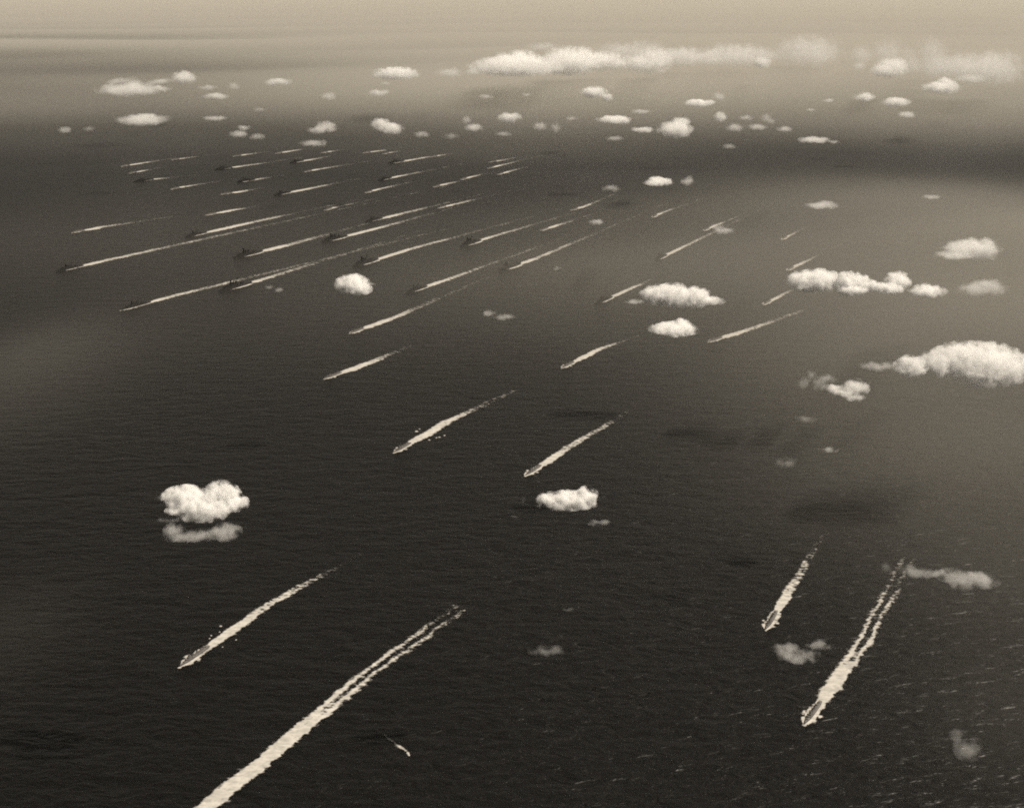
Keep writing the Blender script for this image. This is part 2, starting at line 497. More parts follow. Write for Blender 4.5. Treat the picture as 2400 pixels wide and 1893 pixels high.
def make_far(kind):
    """a distant ship, one mesh"""
    src = {'destroyer': make_destroyer, 'cruiser': make_cruiser, 'battleship': make_battleship}[kind]('tmp')
    bm = bmesh.new(); dk = []
    def add(o):
        for c in o.children: add(c)
        if o.data:
            bm.from_mesh(o.data); dk.append(o)
    add(src)
    if kind == 'cruiser':
        bmesh.ops.scale(bm, vec=(1.0, 0.78, 0.9), verts=bm.verts)
    me = bpy.data.meshes.new(kind); bm.to_mesh(me); bm.free()
    me.materials.append(GREY if kind == 'destroyer' else DARK)
    for o in dk: bpy.data.objects.remove(o)
    bpy.data.objects.remove(src)
    return me
def copy_tree(o, parent=None):
    c = o.copy(); COL.objects.link(c); c.parent = parent
    for ch in list(o.children): copy_tree(ch, c)
    return c

# ---------------------------------------------------------------- wakes
def smooth(a, b, x):
    if a == b: return 1.0 if x >= b else 0.0
    t = min(1, max(0, (x - a) / (b - a)))
    return t * t * (3 - 2 * t)
def wake(path, L, beam, width, style, name_seed, near):
    """path: world points bow, end of the solid foam, end of the trail. Foam sheet with its own relief."""
    P0, P1, P2 = path
    d01, d12o = (P1 - P0).length, (P2 - P1).length
    P2 = P2 + (P2 - P1) * (0.22 if near == 2 else (1.5 if near == 1 else 1.2))
    d12 = (P2 - P1).length
    total = d01 + d12
    step = 4.0 if near == 2 else (7.0 if near == 1 else 16.0)
    ns = int(min(420, max(30, total / step)))
    nv = 25 if near == 2 else (13 if near == 1 else 7)
    def pos(s):
        # gently bent centre line through the three points
        t = s / total; k = d01 / total
        if t < k: return P0.lerp(P1, t / k)
        return P1.lerp(P2, (t - k) / (1 - k))
    dirs = [(P1 - P0).normalized(), (P2 - P1).normalized()]
    bm = bmesh.new(); lay = bm.verts.layers.float.new('cover')
    rows = []; sd = name_seed * 17.3
    pad = 9.0 if style != 'dark' else 0.0
    for i in range(ns + 1):
        s = -pad + (total + pad) * i / ns
        c = pos(max(0, s)) if s > 0 else P0 + dirs[0] * s
        k = smooth(d01 * 0.55, d01 * 1.35, s)
        d = dirs[0].lerp(dirs[1], k).normalized()
        nrm = Vector((-d.y, d.x, 0))
        wob = noise.noise(Vector((s / 95, sd, 0))) * width * 0.13 * smooth(L, L * 2, s)
        row = []
        half = width * 0.85
        for j in range(nv):
            v = -1 + 2 * j / (nv - 1)
            q = v * half
            av = abs(q)
            e1 = noise.noise(Vector((s / 19, sd + (5 if q > 0 else 9), 0)))
            e2 = noise.noise(Vector((s / 60, sd + (15 if q > 0 else 19), 0)))
            if s <= L:
                t = s / L                                     # 0 bow .. 1 stern
                hb = beam / 2 * beam_at(1 - max(0, t))
                if style == 'dark':
                    out = beam * (0.12 + 0.35 * smooth(0.25, 0.6, t))
                    cov = (smooth(0.25, 0.42, t) * (1 - smooth(hb + out, hb + out + 4, av))) * (0.55 + 0.4 * e1 + 0.3 * e2 + 0.25)
                    cov *= 1.0 if q * style_side > 0 else 0.25
                else:
                    out = 3.0 + 5.5 * smooth(0.0, 0.2, t) + 4.5 * e1
                    cov = 1 - smooth(hb + out * 0.7, hb + out * 1.25, av)
                    cov *= 1.15 if t < 0.33 else 0.85 + 0.5 * e2
                    # curls of thrown water abreast the bridge
                    for (tc, r0, wd) in ((0.24, hb + 8.5, 4.5), (0.44, hb + 13.0, 5.0)):
                        m = math.exp(-((t - tc) / 0.055) ** 2) * math.exp(-((av - r0) / wd) ** 2)
                        cov = max(cov, 1.15 * m + 0.3 * e1 * m)
                    if s < 0: cov = max(0, 1 - (av / 5.5) ** 2) * smooth(-9, -3, s)
            else:
                g = smooth(L * 0.9, L + width * 1.2, s)
                hw = (0.30 + 0.21 * g) * width * (1 + 0.26 * e1 + 0.24 * e2)
                if s > d01: hw *= 1 - (0.45 if style != 'twin' else -0.05) * (s - d01) / d12
                k = smooth(d01 * 0.62, d01 * 1.0, s)
                f2 = max(0, (s - d01) / d12)
                base = 1.25 - 0.60 * smooth(L + (d01 - L) * 0.3, d01 * 1.05, s) - (0.36 * smooth(0, d12o / d12, f2) + 0.24 * f2 if s > d01 else 0)
                base += 0.22 * noise.noise(Vector((s / 130, sd, 3.3)))
                q2 = q - wob
                ed = 1 - smooth(hw * 0.5, hw * 1.28, abs(q2 + e1 * hw * 0.12))
                cov = base * ed
                if style == 'twin':
                    gap = smooth(L + (d01 - L) * 0.45, d01 * 1.02, s)
                    inner = 1 - smooth(hw * 0.16, hw * 0.5, abs(q2 + e2 * 3))
                    cov = max(0, (cov + 0.18 * gap) * (1 - 0.85 * gap * inner)) * ed
                if style == 'dark' and s < L * 1.04: cov *= 0.4
            vv = bm.verts.new(c + nrm * (q) + Vector((0, 0, 0.35 + 0.9 * min(1, max(0, cov)) * (0.55 + 0.5 * noise.noise(Vector((s / 8, q / 6, sd)))))))
            vv[lay] = max(0.0, cov) if 0 < j < nv - 1 else 0.0
            row.append(vv)
        rows.append(row)
    for a, b in zip(rows, rows[1:]):
        for j in range(nv - 1):
            if max(a[j][lay], b[j][lay], a[j + 1][lay], b[j + 1][lay]) > 0.02:
                bm.faces.new((a[j], b[j], b[j + 1], a[j + 1]))
    for v in [v for v in bm.verts if not v.link_faces]: bm.verts.remove(v)
    bmesh.ops.recalc_face_normals(bm, faces=bm.faces)
    for f in bm.faces:
        f.smooth = True
        if f.normal.z < 0: f.normal_flip()
    return bm
style_side = 1

# (bow, end of white foam, end of faint trail) in photo pixels, kind, thickness px, style, row, look
FLEET = [
 ('destroyer', (1885.7,1698), (2018,1513), (2112,1340), 33, 'twin', 'near', 'slim grey destroyer ringed by bow foam, nearest the lower right corner'),
 ('destroyer', (1795,1476), (1848,1385), (1925,1262), 19, 'foam', 'near', 'slim grey destroyer above the thin cloud near the lower right corner'),
 ('destroyer', (421.7,1563), (640,1410), (812,1316), 15, 'foam', 'near', 'slim grey destroyer alone at lower left, below the largest cloud'),
 ('destroyer', (330,2020), (860,1580), (1045,1448), 32, 'twin', 'near', 'grey destroyer just past the lower edge, drawing the wide twin-lane wake'),
 ('destroyer', (923.7,1061), (1060,983), (1184,925), 12, 'foam', 'near', 'slim grey destroyer left of centre, midway down, with foam flecks beside its wake'),
 ('destroyer', (1231.5,1115), (1335,1047), (1476,963), 12, 'foam', 'near', 'slim grey destroyer up-left of the small flat white cloud at centre'),
 ('destroyer', (1317,863), (1406,818), (1480,792), 8, 'foam', 'near', 'small pale destroyer below and left of the bright oval cloud'),
 ('destroyer', (759.7,888.5), (880,845), (950,815), 8, 'foam', 'near', 'small pale destroyer alone left of centre under the lone round cloud'),
 ('destroyer', (820,782), (930,742), (1022,702), 7, 'foam', 'near', 'small pale destroyer just below the lone round cloud'),
 ('destroyer', (1659.5,802), (1760,771), (1840,742), 7, 'foam', 'near', 'small pale destroyer right of the bright oval cloud'),
 ('cruiser', (282,728), (398,696), (740,612), 6.5, 'foam', 8, 'grey warship with a long wake'),
 ('battleship', (512,685), (612,656), (800,598), 7, 'dark', 8, 'large dark warship with a white patch amidships'),
 ('cruiser', (950,689), (1052,654), (1180,608), 7, 'dark', 8, 'dark warship with a long pale wake'),
 ('cruiser', (1393,715), (1479,676), (1522,657), 7, 'dark', 8, 'small dark warship beside the long cloud'),
 ('destroyer', (1788.5,715), (1831,692), (1860,678), 7, 'foam', 8, 'small escort ship below the humped cloud'),
 ('cruiser', (130,638), (246,611), (640,525), 6, 'dark', 7, 'thin dark warship at the left edge'),
 ('battleship', (545,607), (680,573), (790,543), 7, 'dark', 7, 'large black warship with a thick white wake'),
 ('battleship', (825,627), (972,581), (1140,536), 6.5, 'dark', 7, 'large dark warship above the lone round cloud'),
 ('aircraft_carrier', (1168,637), (1255,606.5), (1400,545), 6.5, 'dark', 7, 'high-sided flat-topped dark warship'),
 ('cruiser', (1533,612), (1601,579), (1700,531), 6.5, 'dark', 7, 'small dark warship with a straight narrow wake'),
 ('destroyer', (1845,634), (1881,616), (1920,597), 6.5, 'foam', 7, 'small escort ship above the humped cloud'),
 ('destroyer', (168.6,546), (240,532), (320,520), 5, 'foam', 6, 'small warship near the left edge'),
 ('cruiser', (433,557), (592,521), (700,498), 5.5, 'dark', 6, 'thin dark warship with a long white wake'),
 ('battleship', (753,569), (897,532), (985,508), 5.5, 'dark', 6, 'large black warship with a white fleck amidships'),
 ('battleship', (1077,580), (1146,557), (1290,515), 5.5, 'dark', 6, 'dark warship with one tall mast'),
 ('destroyer', (1267,541), (1310,527), (1350,514), 5, 'foam', 6, 'small warship with a bulging wake'),
 ('destroyer', (1649.5,541), (1676,529), (1712,514), 5, 'foam', 6, 'small warship beside a thin cloud'),
 ('destroyer', (1833,562), (1851,552), (1875,540), 5, 'foam', 6, 'small warship with a short comet-like wake'),
 ('destroyer', (482,505), (548,492), (580,487), 4.5, 'foam', 5, 'small warship'),
 ('destroyer', (761,493.5), (786,486), (832,476), 4.5, 'foam', 5, 'tiny warship with a short wake'),
 ('cruiser', (854,522), (938,502), (1020,482), 5, 'dark', 5, 'dark warship with a mast and white wake'),
 ('destroyer', (1026,488.5), (1063,479.6), (1120,466), 4.5, 'foam', 5, 'small warship with a clean narrow wake'),
 ('destroyer', (1338.5,493.5), (1370,484), (1404,470), 4.5, 'foam', 5, 'tiny warship in the dark water'),
 ('destroyer', (1529,510), (1551,499), (1598,482), 5, 'foam', 5, 'tiny warship with a flared wake head'),
 ('destroyer', (401,444), (430,438), (495,428), 4, 'foam', 4, 'tiny warship'),
 ('destroyer', (518,456), (567,449), (598,443), 4, 'foam', 4, 'tiny warship with a bright short wake'),
 ('cruiser', (641,459), (731,441), (800,427), 4.2, 'dark', 4, 'dark warship with a long white wake'),
 ('destroyer', (857,452.5), (890,443), (948,430), 4.2, 'foam', 4, 'tiny warship with a bright wake head'),
 ('destroyer', (1016,439), (1047,431), (1074,425.5), 4, 'foam', 4, 'tiny warship following close behind another'),
 ('destroyer', (302,407), (326,402.3), (360,396), 3.2, 'foam', 3, 'tiny pale warship'),
 ('cruiser', (312,427), (368,419.5), (414,415), 3.4, 'dark', 3, 'small dark warship'),
 ('battleship', (548,429), (606,420), (632,415.5), 3.6, 'dark', 3, 'large black warship'),
 ('destroyer', (713,403.5), (748,396.6), (820,385), 3.4, 'foam', 3, 'tiny pale warship with a long wake'),
 ('cruiser', (886,424), (936,413), (1010,398.5), 3.6, 'dark', 3, 'small dark warship with pale wake'),
 ('destroyer', (1080,421.5), (1107.5,414), (1132,408.5), 3.6, 'foam', 3, 'tiny pale warship leading a pair'),
 ('destroyer', (1167,409.5), (1192,402.5), (1222,394.5), 3.4, 'foam', 3, 'tiny pale warship'),
 ('destroyer', (284,390.5), (330,383), (388,374), 2.8, 'foam', 2, 'tiny pale warship fading in the haze'),
 ('cruiser', (502,398.5), (567,389.6), (636,379.5), 3.2, 'dark', 2, 'small dark warship with a long pale wake'),
 ('cruiser', (678,383), (731,374), (760,368.5), 3, 'dark', 2, 'small dark warship'),
 ('battleship', (905,384), (947,378), (975,373), 3, 'dark', 2, 'black stubby warship'),
 ('destroyer', (1146,380.5), (1172,376.5), (1200,371.5), 2.8, 'foam', 2, 'tiny pale warship, upper of a close pair'),
 ('destroyer', (1143.5,395), (1176,387), (1222,376), 3.2, 'foam', 2, 'tiny pale warship, lower of a close pair'),
 ('destroyer', (401,375.5), (424,372), (470,366), 2.6, 'foam', 1, 'faint warship'),
 ('destroyer', (546.7,367), (580,362), (608,358.5), 2.6, 'foam', 1, 'faint warship'),
 ('destroyer', (645,360.5), (680,354.5), (724,348), 2.6, 'foam', 1, 'faint warship'),
 ('destroyer', (751.6,359), (775,355.3), (792,352.5), 3, 'foam', 1, 'faint warship'),
 ('destroyer', (851,359), (867,356.8), (884,354.5), 3, 'foam', 1, 'faint warship'),
 ('destroyer', (898,361.5), (914,358), (928,355.5), 3, 'foam', 1, 'faint warship'),
 ('destroyer', (1009,368.5), (1028,365), (1054,360.5), 3, 'foam', 1, 'faint warship'),
]
ROWN = {1: 'farthest row', 2: 'second farthest row',
        3: 'third farthest row',
        4: 'fourth farthest row', 5: 'fifth farthest row', 6: 'sixth farthest row',
        7: 'seventh farthest row', 8: 'eighth farthest row'}
NICE = {'destroyer': 'destroyer', 'cruiser': 'warship', 'battleship': 'warship', 'aircraft_carrier': 'aircraft carrier'}
LEN = {'destroyer': 115.0, 'cruiser': 218.0, 'battleship': 279.0, 'aircraft_carrier': 262.0}
BEAM = {'destroyer': 12.2, 'cruiser': 20.5, 'battleship': 31.0, 'aircraft_carrier': 32.0}
WAKES = ['broad white wake splitting into two lanes, behind the lower right corner destroyer',
 'short ragged wake behind the destroyer above the thin lower right cloud',
 'tapering white wake behind the lone destroyer at lower left',
 'widest wake, running off the lower edge and splitting into two lanes',
 'white wake with loose foam flecks either side, left of centre',
 'white wake fading up-right from the destroyer above the small flat centre cloud',
 'thin white wake behind the pale destroyer below-left of the bright oval cloud',
 'thin white wake alone left of centre, second below the lone round cloud',
 'thin white wake just below the lone round cloud',
 'thin white wake right of the bright oval cloud']
protos, near_i = {}, 0
def ordinal(e):
    same = sorted([f for f in FLEET if f[6] == e[6]], key=lambda f: f[1][0])
    return ORD[same.index(e) + 1]
for idx, e in enumerate(FLEET):
    kind, b, m, t, thick, style, row, look = e
    P = [at(*b), at(*m), at(*t)]
    d = (P[1] - P[0]).normalized()
    nrm = Vector((-d.y, d.x, 0))
    L = LEN[kind]
    if row == 'near':
        where = look
    else:
        where = '%s, %s from left in the %s' % (look, ordinal(e), ROWN[row])
    # ship
    far = b[1] < 480
    c = P[0] + d * (L / 2)
    if far and kind != 'aircraft_carrier':
        if (kind, 'far') not in protos: protos[(kind, 'far')] = make_far(kind)
        o = link(kind, protos[(kind, 'far')])
    else:
        if kind not in protos:
            protos[kind] = {'destroyer': make_destroyer, 'cruiser': make_cruiser, 'battleship': make_battleship, 'aircraft_carrier': make_carrier}[kind]()
            o = protos[kind]
        else:
            o = copy_tree(protos[kind])
    o.location = c
    o.rotation_euler = (0, 0, math.atan2(-d.y, -d.x))
    tag(o, where, NICE[kind], 'warships steaming in formation')
    # wake
    mid = (P[1] + P[0]) / 2
    a0, a1, a2 = proj(mid), proj(mid + nrm * 10), proj(mid + d * 10)
    ln = (a2 - a0).normalized(); off = a1 - a0
    perp = abs(off.x * ln.y - off.y * ln.x) / 10
    width = min(95.0, max(24.0, thick / perp)) * (1.18 if row == 'near' else 0.95)
    # the side that faces the camera
    style_side = 1 if nrm.dot(-mid) > 0 else -1
    near = 2 if b[1] > 850 else (1 if b[1] > 480 else 0)
    wb = wake(P, L, BEAM[kind], width, style, idx + 1, near)
    w = from_bm('ship_wake', wb, None, FOAM)
    if row == 'near': lab = WAKES[near_i]; near_i += 1
    else:
        ls = 'long' if (t[0] - b[0]) > 150 else ('short' if (t[0] - b[0]) < 70 else 'narrow')
        lab = '%s white wake behind the %s ship from left in the %s' % (ls, ordinal(e), ROWN[row])
    tag(w, lab, 'wake', 'white wakes behind the ships')

# loose foam: flecks thrown off beside two wakes, and one curling streak on open water
def foam_patch(bm, lay, c, rx, ry, ang, sd):
    ctr = bm.verts.new(c + Vector((0, 0, 0.9))); ctr[lay] = 1.3
    ring, ring2 = [], []
    for k in range(14):
        a_ = 2 * math.pi * k / 14
        q = 1 + 0.35 * noise.noise(Vector((math.cos(a_) * 1.5, math.sin(a_) * 1.5, sd)))
        for rr_, f, cv in ((ring, 0.6, 1.1), (ring2, 1.15, 0.0)):
            p = Vector((math.cos(a_) * rx * q * f, math.sin(a_) * ry * q * f, 0))
            p.rotate(Matrix.Rotation(ang, 3, 'Z'))
            v = bm.verts.new(c + p + Vector((0, 0, 0.5))); v[lay] = cv; rr_.append(v)
    for k in range(14):
        j = (k + 1) % 14
        bm.faces.new((ctr, ring[k], ring[j])); bm.faces.new((ring[k], ring2[k], ring2[j], ring[j]))
def foam_flecks(parent, pts):
    for i, (x, y, w_) in enumerate(pts):
        bm = bmesh.new(); lay = bm.verts.layers.float.new('cover')
        c = at(x, y); k = (c - Vector((0, 0, ALT))).length / F
        foam_patch(bm, lay, c, w_ * k * 0.5, w_ * k * 0.55, 0.6, i * 3.1)
        from_bm('foam_fleck', bm, parent, FOAM)
foam_flecks(bpy.data.objects['ship_wake.004'], [(977, 1011, 8), (983.5, 1005.5, 5), (1006, 1031, 6), (1023, 1026, 5), (1030, 1024.5, 6), (1041.5, 1020.5, 6)])
foam_flecks(bpy.data.objects['ship_wake.002'], [(518, 1467, 6), (515, 1480.5, 4), (495, 1489, 5), (491.5, 1496, 5), (522, 1516, 4), (553.5, 1499, 4)])
bm = bmesh.new(); lay = bm.verts.layers.float.new('cover')
pts = [(903, 1722), (909, 1730), (921, 1736), (930, 1745), (942, 1752), (952, 1759), (959, 1768), (958, 1774)]
prev = None
for i, (x, y) in enumerate(pts):
    c = at(x, y); dn = (at(*pts[min(i + 1, len(pts) - 1)]) - at(*pts[max(i - 1, 0)])).normalized(); nn = Vector((-dn.y, dn.x, 0))
    wd = 1.5 + 4 * math.sin(math.pi * (i + 0.6) / len(pts))
    row = []
    for q, cv in ((-1.2, 0), (-0.5, 0.4), (0, 0.58), (0.5, 0.4), (1.2, 0)):
        v = bm.verts.new(c + nn * (q * wd) + Vector((0, 0, 0.4 + 0.4 * cv))); v[lay] = cv * (0.6 if i in (0, len(pts) - 1) else 1); row.append(v)
    if prev:
        for k in range(4): bm.faces.new((prev[k], row[k], row[k + 1], prev[k + 1]))
    prev = row
tag(from_bm('foam_streak', bm, None, FOAM), 'thin curling white foam streak on dark water low at centre', 'foam')

# ---------------------------------------------------------------- clouds
def A(x, y, w, h): return (80 + x * .554, 60 + y * .554, w * .554, h * .554)
def B_(x, y, w, h): return (1200 + x * .554, 60 + y * .554, w * .554, h * .554)
def crop(ox, oy, k): return lambda x, y, w, h: (ox + x * k, oy + y * k, w * k, h * k)
C3, C4, C5, C6 = crop(80, 330, .277), crop(620, 330, .277), crop(1180, 360, .277), crop(1740, 360, .277)
D1, D2, D3 = crop(80, 740, .3694), crop(800, 740, .3694), crop(1520, 740, .3694)
E1, E2, E3 = crop(80, 1240, .3694), crop(800, 1240, .3694), crop(1520, 1240, .3694)
# (lobes, opacity, altitude, row or label)
CL = []
def cl(op, lab, *lobes, alt=620): CL.append((lobes, op, alt, lab))
# topmost band
cl(.93, 'T', A(2040, 172, 240, 50), A(1985, 160, 90, 50), A(2060, 155, 110, 55), A(2120, 175, 80, 40))
cl(.93, 'T', B_(245, 152, 170, 66), B_(180, 165, 80, 40), B_(300, 145, 70, 60))
cl(.8, 'T', B_(385, 150, 110, 46), B_(440, 155, 60, 40))
cl(.8, 'T', B_(590, 150, 100, 62), B_(530, 160, 90, 40), B_(640, 140, 60, 50))
cl(.5, 'T', B_(460, 112, 150, 50), B_(560, 105, 120, 50))
cl(.65, 'T', B_(720, 130, 180, 46), B_(820, 132, 120, 44))
cl(.65, 'T', B_(960, 125, 190, 56), B_(1060, 128, 100, 46), B_(880, 120, 60, 60))
cl(.8, 'T', B_(1055, 156, 52, 28))
cl(.6, 'T', B_(1250, 108, 190, 76), B_(1300, 120, 80, 60))
cl(.65, 'T', B_(1475, 125, 64, 52))
cl(.55, 'T', B_(1590, 115, 100, 62))
cl(.5, 'T', B_(1680, 125, 40, 40))
cl(.6, 'T', B_(1470, 173, 36, 20))
cl(.8, 'T', B_(1605, 178, 90, 46), B_(1570, 190, 70, 26), B_(1640, 165, 40, 30))
cl(.6, 'T', B_(1695, 168, 60, 42))
cl(.7, 'T', B_(1775, 125, 84, 84), B_(1790, 175, 90, 60))
cl(.75, 'T', B_(1880, 175, 150, 60), B_(1960, 185, 150, 70), B_(2040, 180, 160, 80))
cl(.35, 'T', B_(130, 90, 90, 24))
cl(.8, 'T', A(1530, 203, 120, 32), A(1500, 206, 60, 22), A(1580, 200, 40, 24))
cl(.5, 'T', A(1755, 200, 70, 22), A(1780, 192, 26, 22))
cl(.5, 'T', A(1857, 196, 48, 16))
# second band
cl(.7, 'S', A(635, 222, 70, 36), A(640, 203, 34, 20))
cl(.4, 'S', A(355, 236, 70, 22))
cl(.4, 'S', A(535, 235, 76, 18))
cl(.65, 'S', A(405, 270, 180, 28), A(425, 255, 60, 46), A(350, 275, 90, 20))
cl(.45, 'S', A(487, 252, 40, 20))
cl(.5, 'S', A(535, 268, 66, 20))
cl(.35, 'S', A(735, 263, 56, 18))
cl(.5, 'S', A(845, 256, 36, 24))
cl(.65, 'S', A(1030, 238, 82, 22))
cl(.6, 'S', A(770, 298, 76, 20))
cl(.6, 'S', A(1245, 298, 46, 24))
cl(.65, 'S', A(1458, 286, 62, 24))
cl(.25, 'S', A(1487, 245, 34, 10))
cl(.3, 'S', A(1910, 300, 50, 16))
cl(.3, 'S', A(2083, 293, 30, 10))
cl(.85, 'S', B_(345, 282, 76, 34), B_(402, 303, 42, 24))
cl(.8, 'S', B_(1818, 262, 106, 34), B_(1830, 245, 60, 34), B_(1855, 260, 36, 40))
cl(.6, 'S', B_(875, 300, 40, 26))
cl(.45, 'S', B_(1340, 317, 36, 12))
cl(.75, 'S', B_(1492, 302, 58, 26))
cl(.4, 'S', B_(1945, 224, 96, 18))
# third band
cl(.75, 'U', B_(793, 328, 90, 24))
cl(.75, 'U', B_(1625, 324, 80, 28))
cl(.3, 'U', B_(1265, 357, 30, 10))
cl(.6, 'U', B_(1670, 378, 56, 20))
cl(.35, 'U', B_(548, 364, 64, 14))
cl(.65, 'U', A(460, 398, 150, 28), A(440, 392, 80, 28))
cl(.35, 'U', A(765, 393, 74, 18))
cl(.7, 'U', A(2012, 390, 72, 32))
cl(.55, 'U', A(1828, 400, 32, 26))
cl(.65, 'U', A(1860, 431, 56, 24))
cl(.3, 'U', B_(250, 393, 38, 14))
cl(.75, 'U', B_(430, 398, 100, 28), B_(470, 404, 50, 22))
cl(.75, 'U', B_(882, 388, 42, 32))
cl(.4, 'U', B_(990, 390, 44, 18))
cl(.45, 'U', B_(1075, 390, 34, 28), B_(1095, 405, 30, 20))
cl(.2, 'U', A(955, 355, 40, 12))
# fourth band
cl(.45, 'V', A(130, 442, 40, 20))
cl(.25, 'V', A(232, 437, 36, 16))
cl(.5, 'V', A(868, 459, 56, 24), A(885, 432, 40, 18))
cl(.3, 'V', A(945, 470, 50, 20))
cl(.65, 'V', A(1235, 428, 66, 36), A(1200, 442, 60, 24))
cl(.35, 'V', A(1180, 497, 80, 24), A(1222, 497, 20, 22))
cl(.8, 'V', A(1465, 418, 60, 38), A(1510, 436, 70, 36))
cl(.35, 'V', A(1640, 460, 50, 20))
cl(.2, 'V', A(1765, 468, 50, 20))
cl(.25, 'V', A(1985, 458, 56, 18))
cl(.6, 'V', B_(118, 426, 44, 28))
cl(.5, 'V', B_(185, 434, 36, 30))
cl(.65, 'V', B_(552, 441, 72, 20))
cl(.3, 'V', B_(435, 477, 58, 18))
cl(.88, 'V', B_(690, 440, 100, 50), B_(715, 412, 60, 36), B_(660, 440, 50, 30))
cl(.55, 'V', B_(943, 431, 54, 26))
cl(.45, 'V', B_(1040, 429, 60, 20))
cl(.5, 'V', B_(1155, 438, 48, 20))
cl(.65, 'V', B_(1275, 484, 90, 22))
cl(.3, 'V', B_(1360, 492, 36, 12))
cl(.3, 'V', B_(920, 512, 44, 18))
# over the dark band
cl(.78, 'white cloud over the dark water band, left one of a close pair', C5(1310, 245, 170, 50), C5(1290, 225, 90, 50), C5(1370, 235, 80, 44))
cl(.5, 'dimmer puff just right of its brighter twin over the dark water band', C5(1555, 240, 90, 50), C5(1575, 215, 50, 50))
cl(.3, 'faint small puff over the dark water band, right of centre', C5(910, 295, 110, 50))
cl(.5, 'thin flat cloud over the dark water, upper right', C6(670, 435, 200, 44))
cl(.35, 'small faint yellowish puff high near the right edge', C6(1600, 368, 110, 34))
cl(.45, 'small soft puff between two ships, right of centre', C5(790, 578, 100, 40))
cl(.45, 'thin cloud lying over the end of a ship wake, upper right', C5(1870, 655, 120, 50), C5(1810, 625, 80, 50))
cl(.2, 'barely visible wisp above centre, right of the flat-topped dark ship', C5(455, 968, 60, 30))
# right hand group
cl(.97, 'long bright white cloud right of centre, with a ragged right tail', C5(1290, 1195, 180, 120), C5(1440, 1200, 220, 140), C5(1600, 1215, 200, 130), C5(1380, 1170, 140, 90), C5(1740, 1240, 120, 60), alt=500)
cl(.35, 'faint wisp at the left foot of the long bright cloud', C5(1110, 1250, 110, 36))
cl(.35, 'faint wisp off the right end of the long bright cloud', C5(1825, 1250, 90, 40))
cl(.97, 'bright oval cloud right of centre, directly below the long bright cloud', C5(1440, 1485, 260, 100), C5(1500, 1460, 120, 90), C5(1360, 1490, 130, 70))
cl(.98, 'large humped white cloud bank in the right part, widest of all', C6(520, 1080, 200, 120), C6(640, 1070, 240, 130), C6(590, 1040, 160, 80), C6(730, 1085, 90, 100))
cl(.98, 'white cloud joined to the right end of the humped cloud bank', C6(880, 1100, 150, 130), C6(970, 1100, 150, 120), C6(930, 1150, 160, 70), C6(1090, 1115, 90, 60), C6(1180, 1130, 120, 60), C6(1310, 1085, 140, 110), C6(1250, 1140, 150, 70))
cl(.9, 'small diamond-shaped white cloud right of the humped cloud bank', C6(1570, 1165, 200, 80), C6(1550, 1145, 110, 70))
cl(.7, 'pale rising cloud near the right edge, above the humped bank', C6(1850, 810, 200, 110), C6(1920, 780, 120, 90), C6(1780, 860, 200, 50), C6(2030, 810, 200, 120))
cl(.6, 'pale cloud cut by the right edge, right of the diamond-shaped cloud', C6(1960, 1150, 180, 80), C6(2080, 1130, 200, 100))
cl(.98, 'biggest white cloud on the right edge, tapering to the left', D3(1860, 300, 200, 120), D3(2000, 290, 260, 170), D3(1960, 240, 160, 100), D3(2140, 310, 300, 190), D3(2300, 330, 200, 140), alt=530)
cl(.92, 'small round white cloud just left of the biggest right-edge cloud', D3(1665, 320, 130, 96))
cl(.4, 'thin wisp trailing left from the small round cloud', D3(1470, 320, 170, 36), D3(1560, 312, 90, 40))
cl(.7, 'hooked grey-white cloud under the biggest right-edge cloud', D3(1310, 460, 110, 80), D3(1240, 480, 130, 50), D3(1170, 460, 80, 40), D3(1310, 510, 80, 50))
cl(.4, 'ragged torn wisps left of the hooked cloud', D3(990, 420, 50, 60), D3(1030, 375, 50, 50), D3(1085, 430, 70, 60), D3(1140, 400, 80, 50))
cl(.4, 'small flat puff alone in the right middle sea', D3(1142, 850, 86, 28))
cl(.15, 'very faint wisp left of the small flat puff', D3(875, 930, 100, 50))
cl(.15, 'very faint smudge of vapour under the torn wisps', D3(1000, 655, 90, 36))
# middle and left
cl(.97, 'lone round white cloud left of centre among the ships', C4(740, 1215, 200, 130), C4(760, 1175, 120, 80), C4(800, 1255, 150, 80), C4(700, 1235, 120, 90))
cl(.25, 'tiny faint puff at the right shoulder of the lone round cloud', C4(900, 1215, 50, 28))
cl(.35, 'soft grey wisp below centre-left ships, left half of a torn pair', C4(1895, 1460, 100, 50))
cl(.25, 'soft grey wisp, right half of a torn pair near centre', C4(2030, 1490, 150, 50))
cl(.25, 'small faint smudge below the large dark ship, left one of two', C3(1990, 1235, 60, 34))
cl(.3, 'small faint smudge below the large dark ship, right one of two', C3(2075, 1262, 60, 36))
cl(.93, 'largest fluffy white cloud at lower left, with two peaks', D1(960, 1150, 200, 130), D1(1080, 1200, 260, 150), D1(1190, 1150, 160, 160), D1(1260, 1190, 150, 90), D1(1070, 1270, 200, 60), D1(940, 1230, 140, 60), D1(990, 1110, 90, 70), D1(1130, 1260, 130, 60), alt=600)
cl(.5, 'thin ragged cloud right under the largest lower left cloud', D1(890, 1370, 90, 90), D1(960, 1400, 200, 50), D1(1090, 1390, 200, 60), D1(1210, 1370, 140, 100), D1(1180, 1400, 160, 50), alt=560)
cl(.2, 'faint streak at the left of the largest lower left cloud', D1(800, 1160, 50, 50), D1(860, 1288, 120, 24), alt=600)
cl(.97, 'small flat white cloud with scalloped top at centre', D2(1330, 1165, 130, 90), D2(1440, 1160, 160, 100), D2(1555, 1150, 110, 110), D2(1430, 1190, 260, 50), D2(1500, 1180, 120, 60), alt=600)
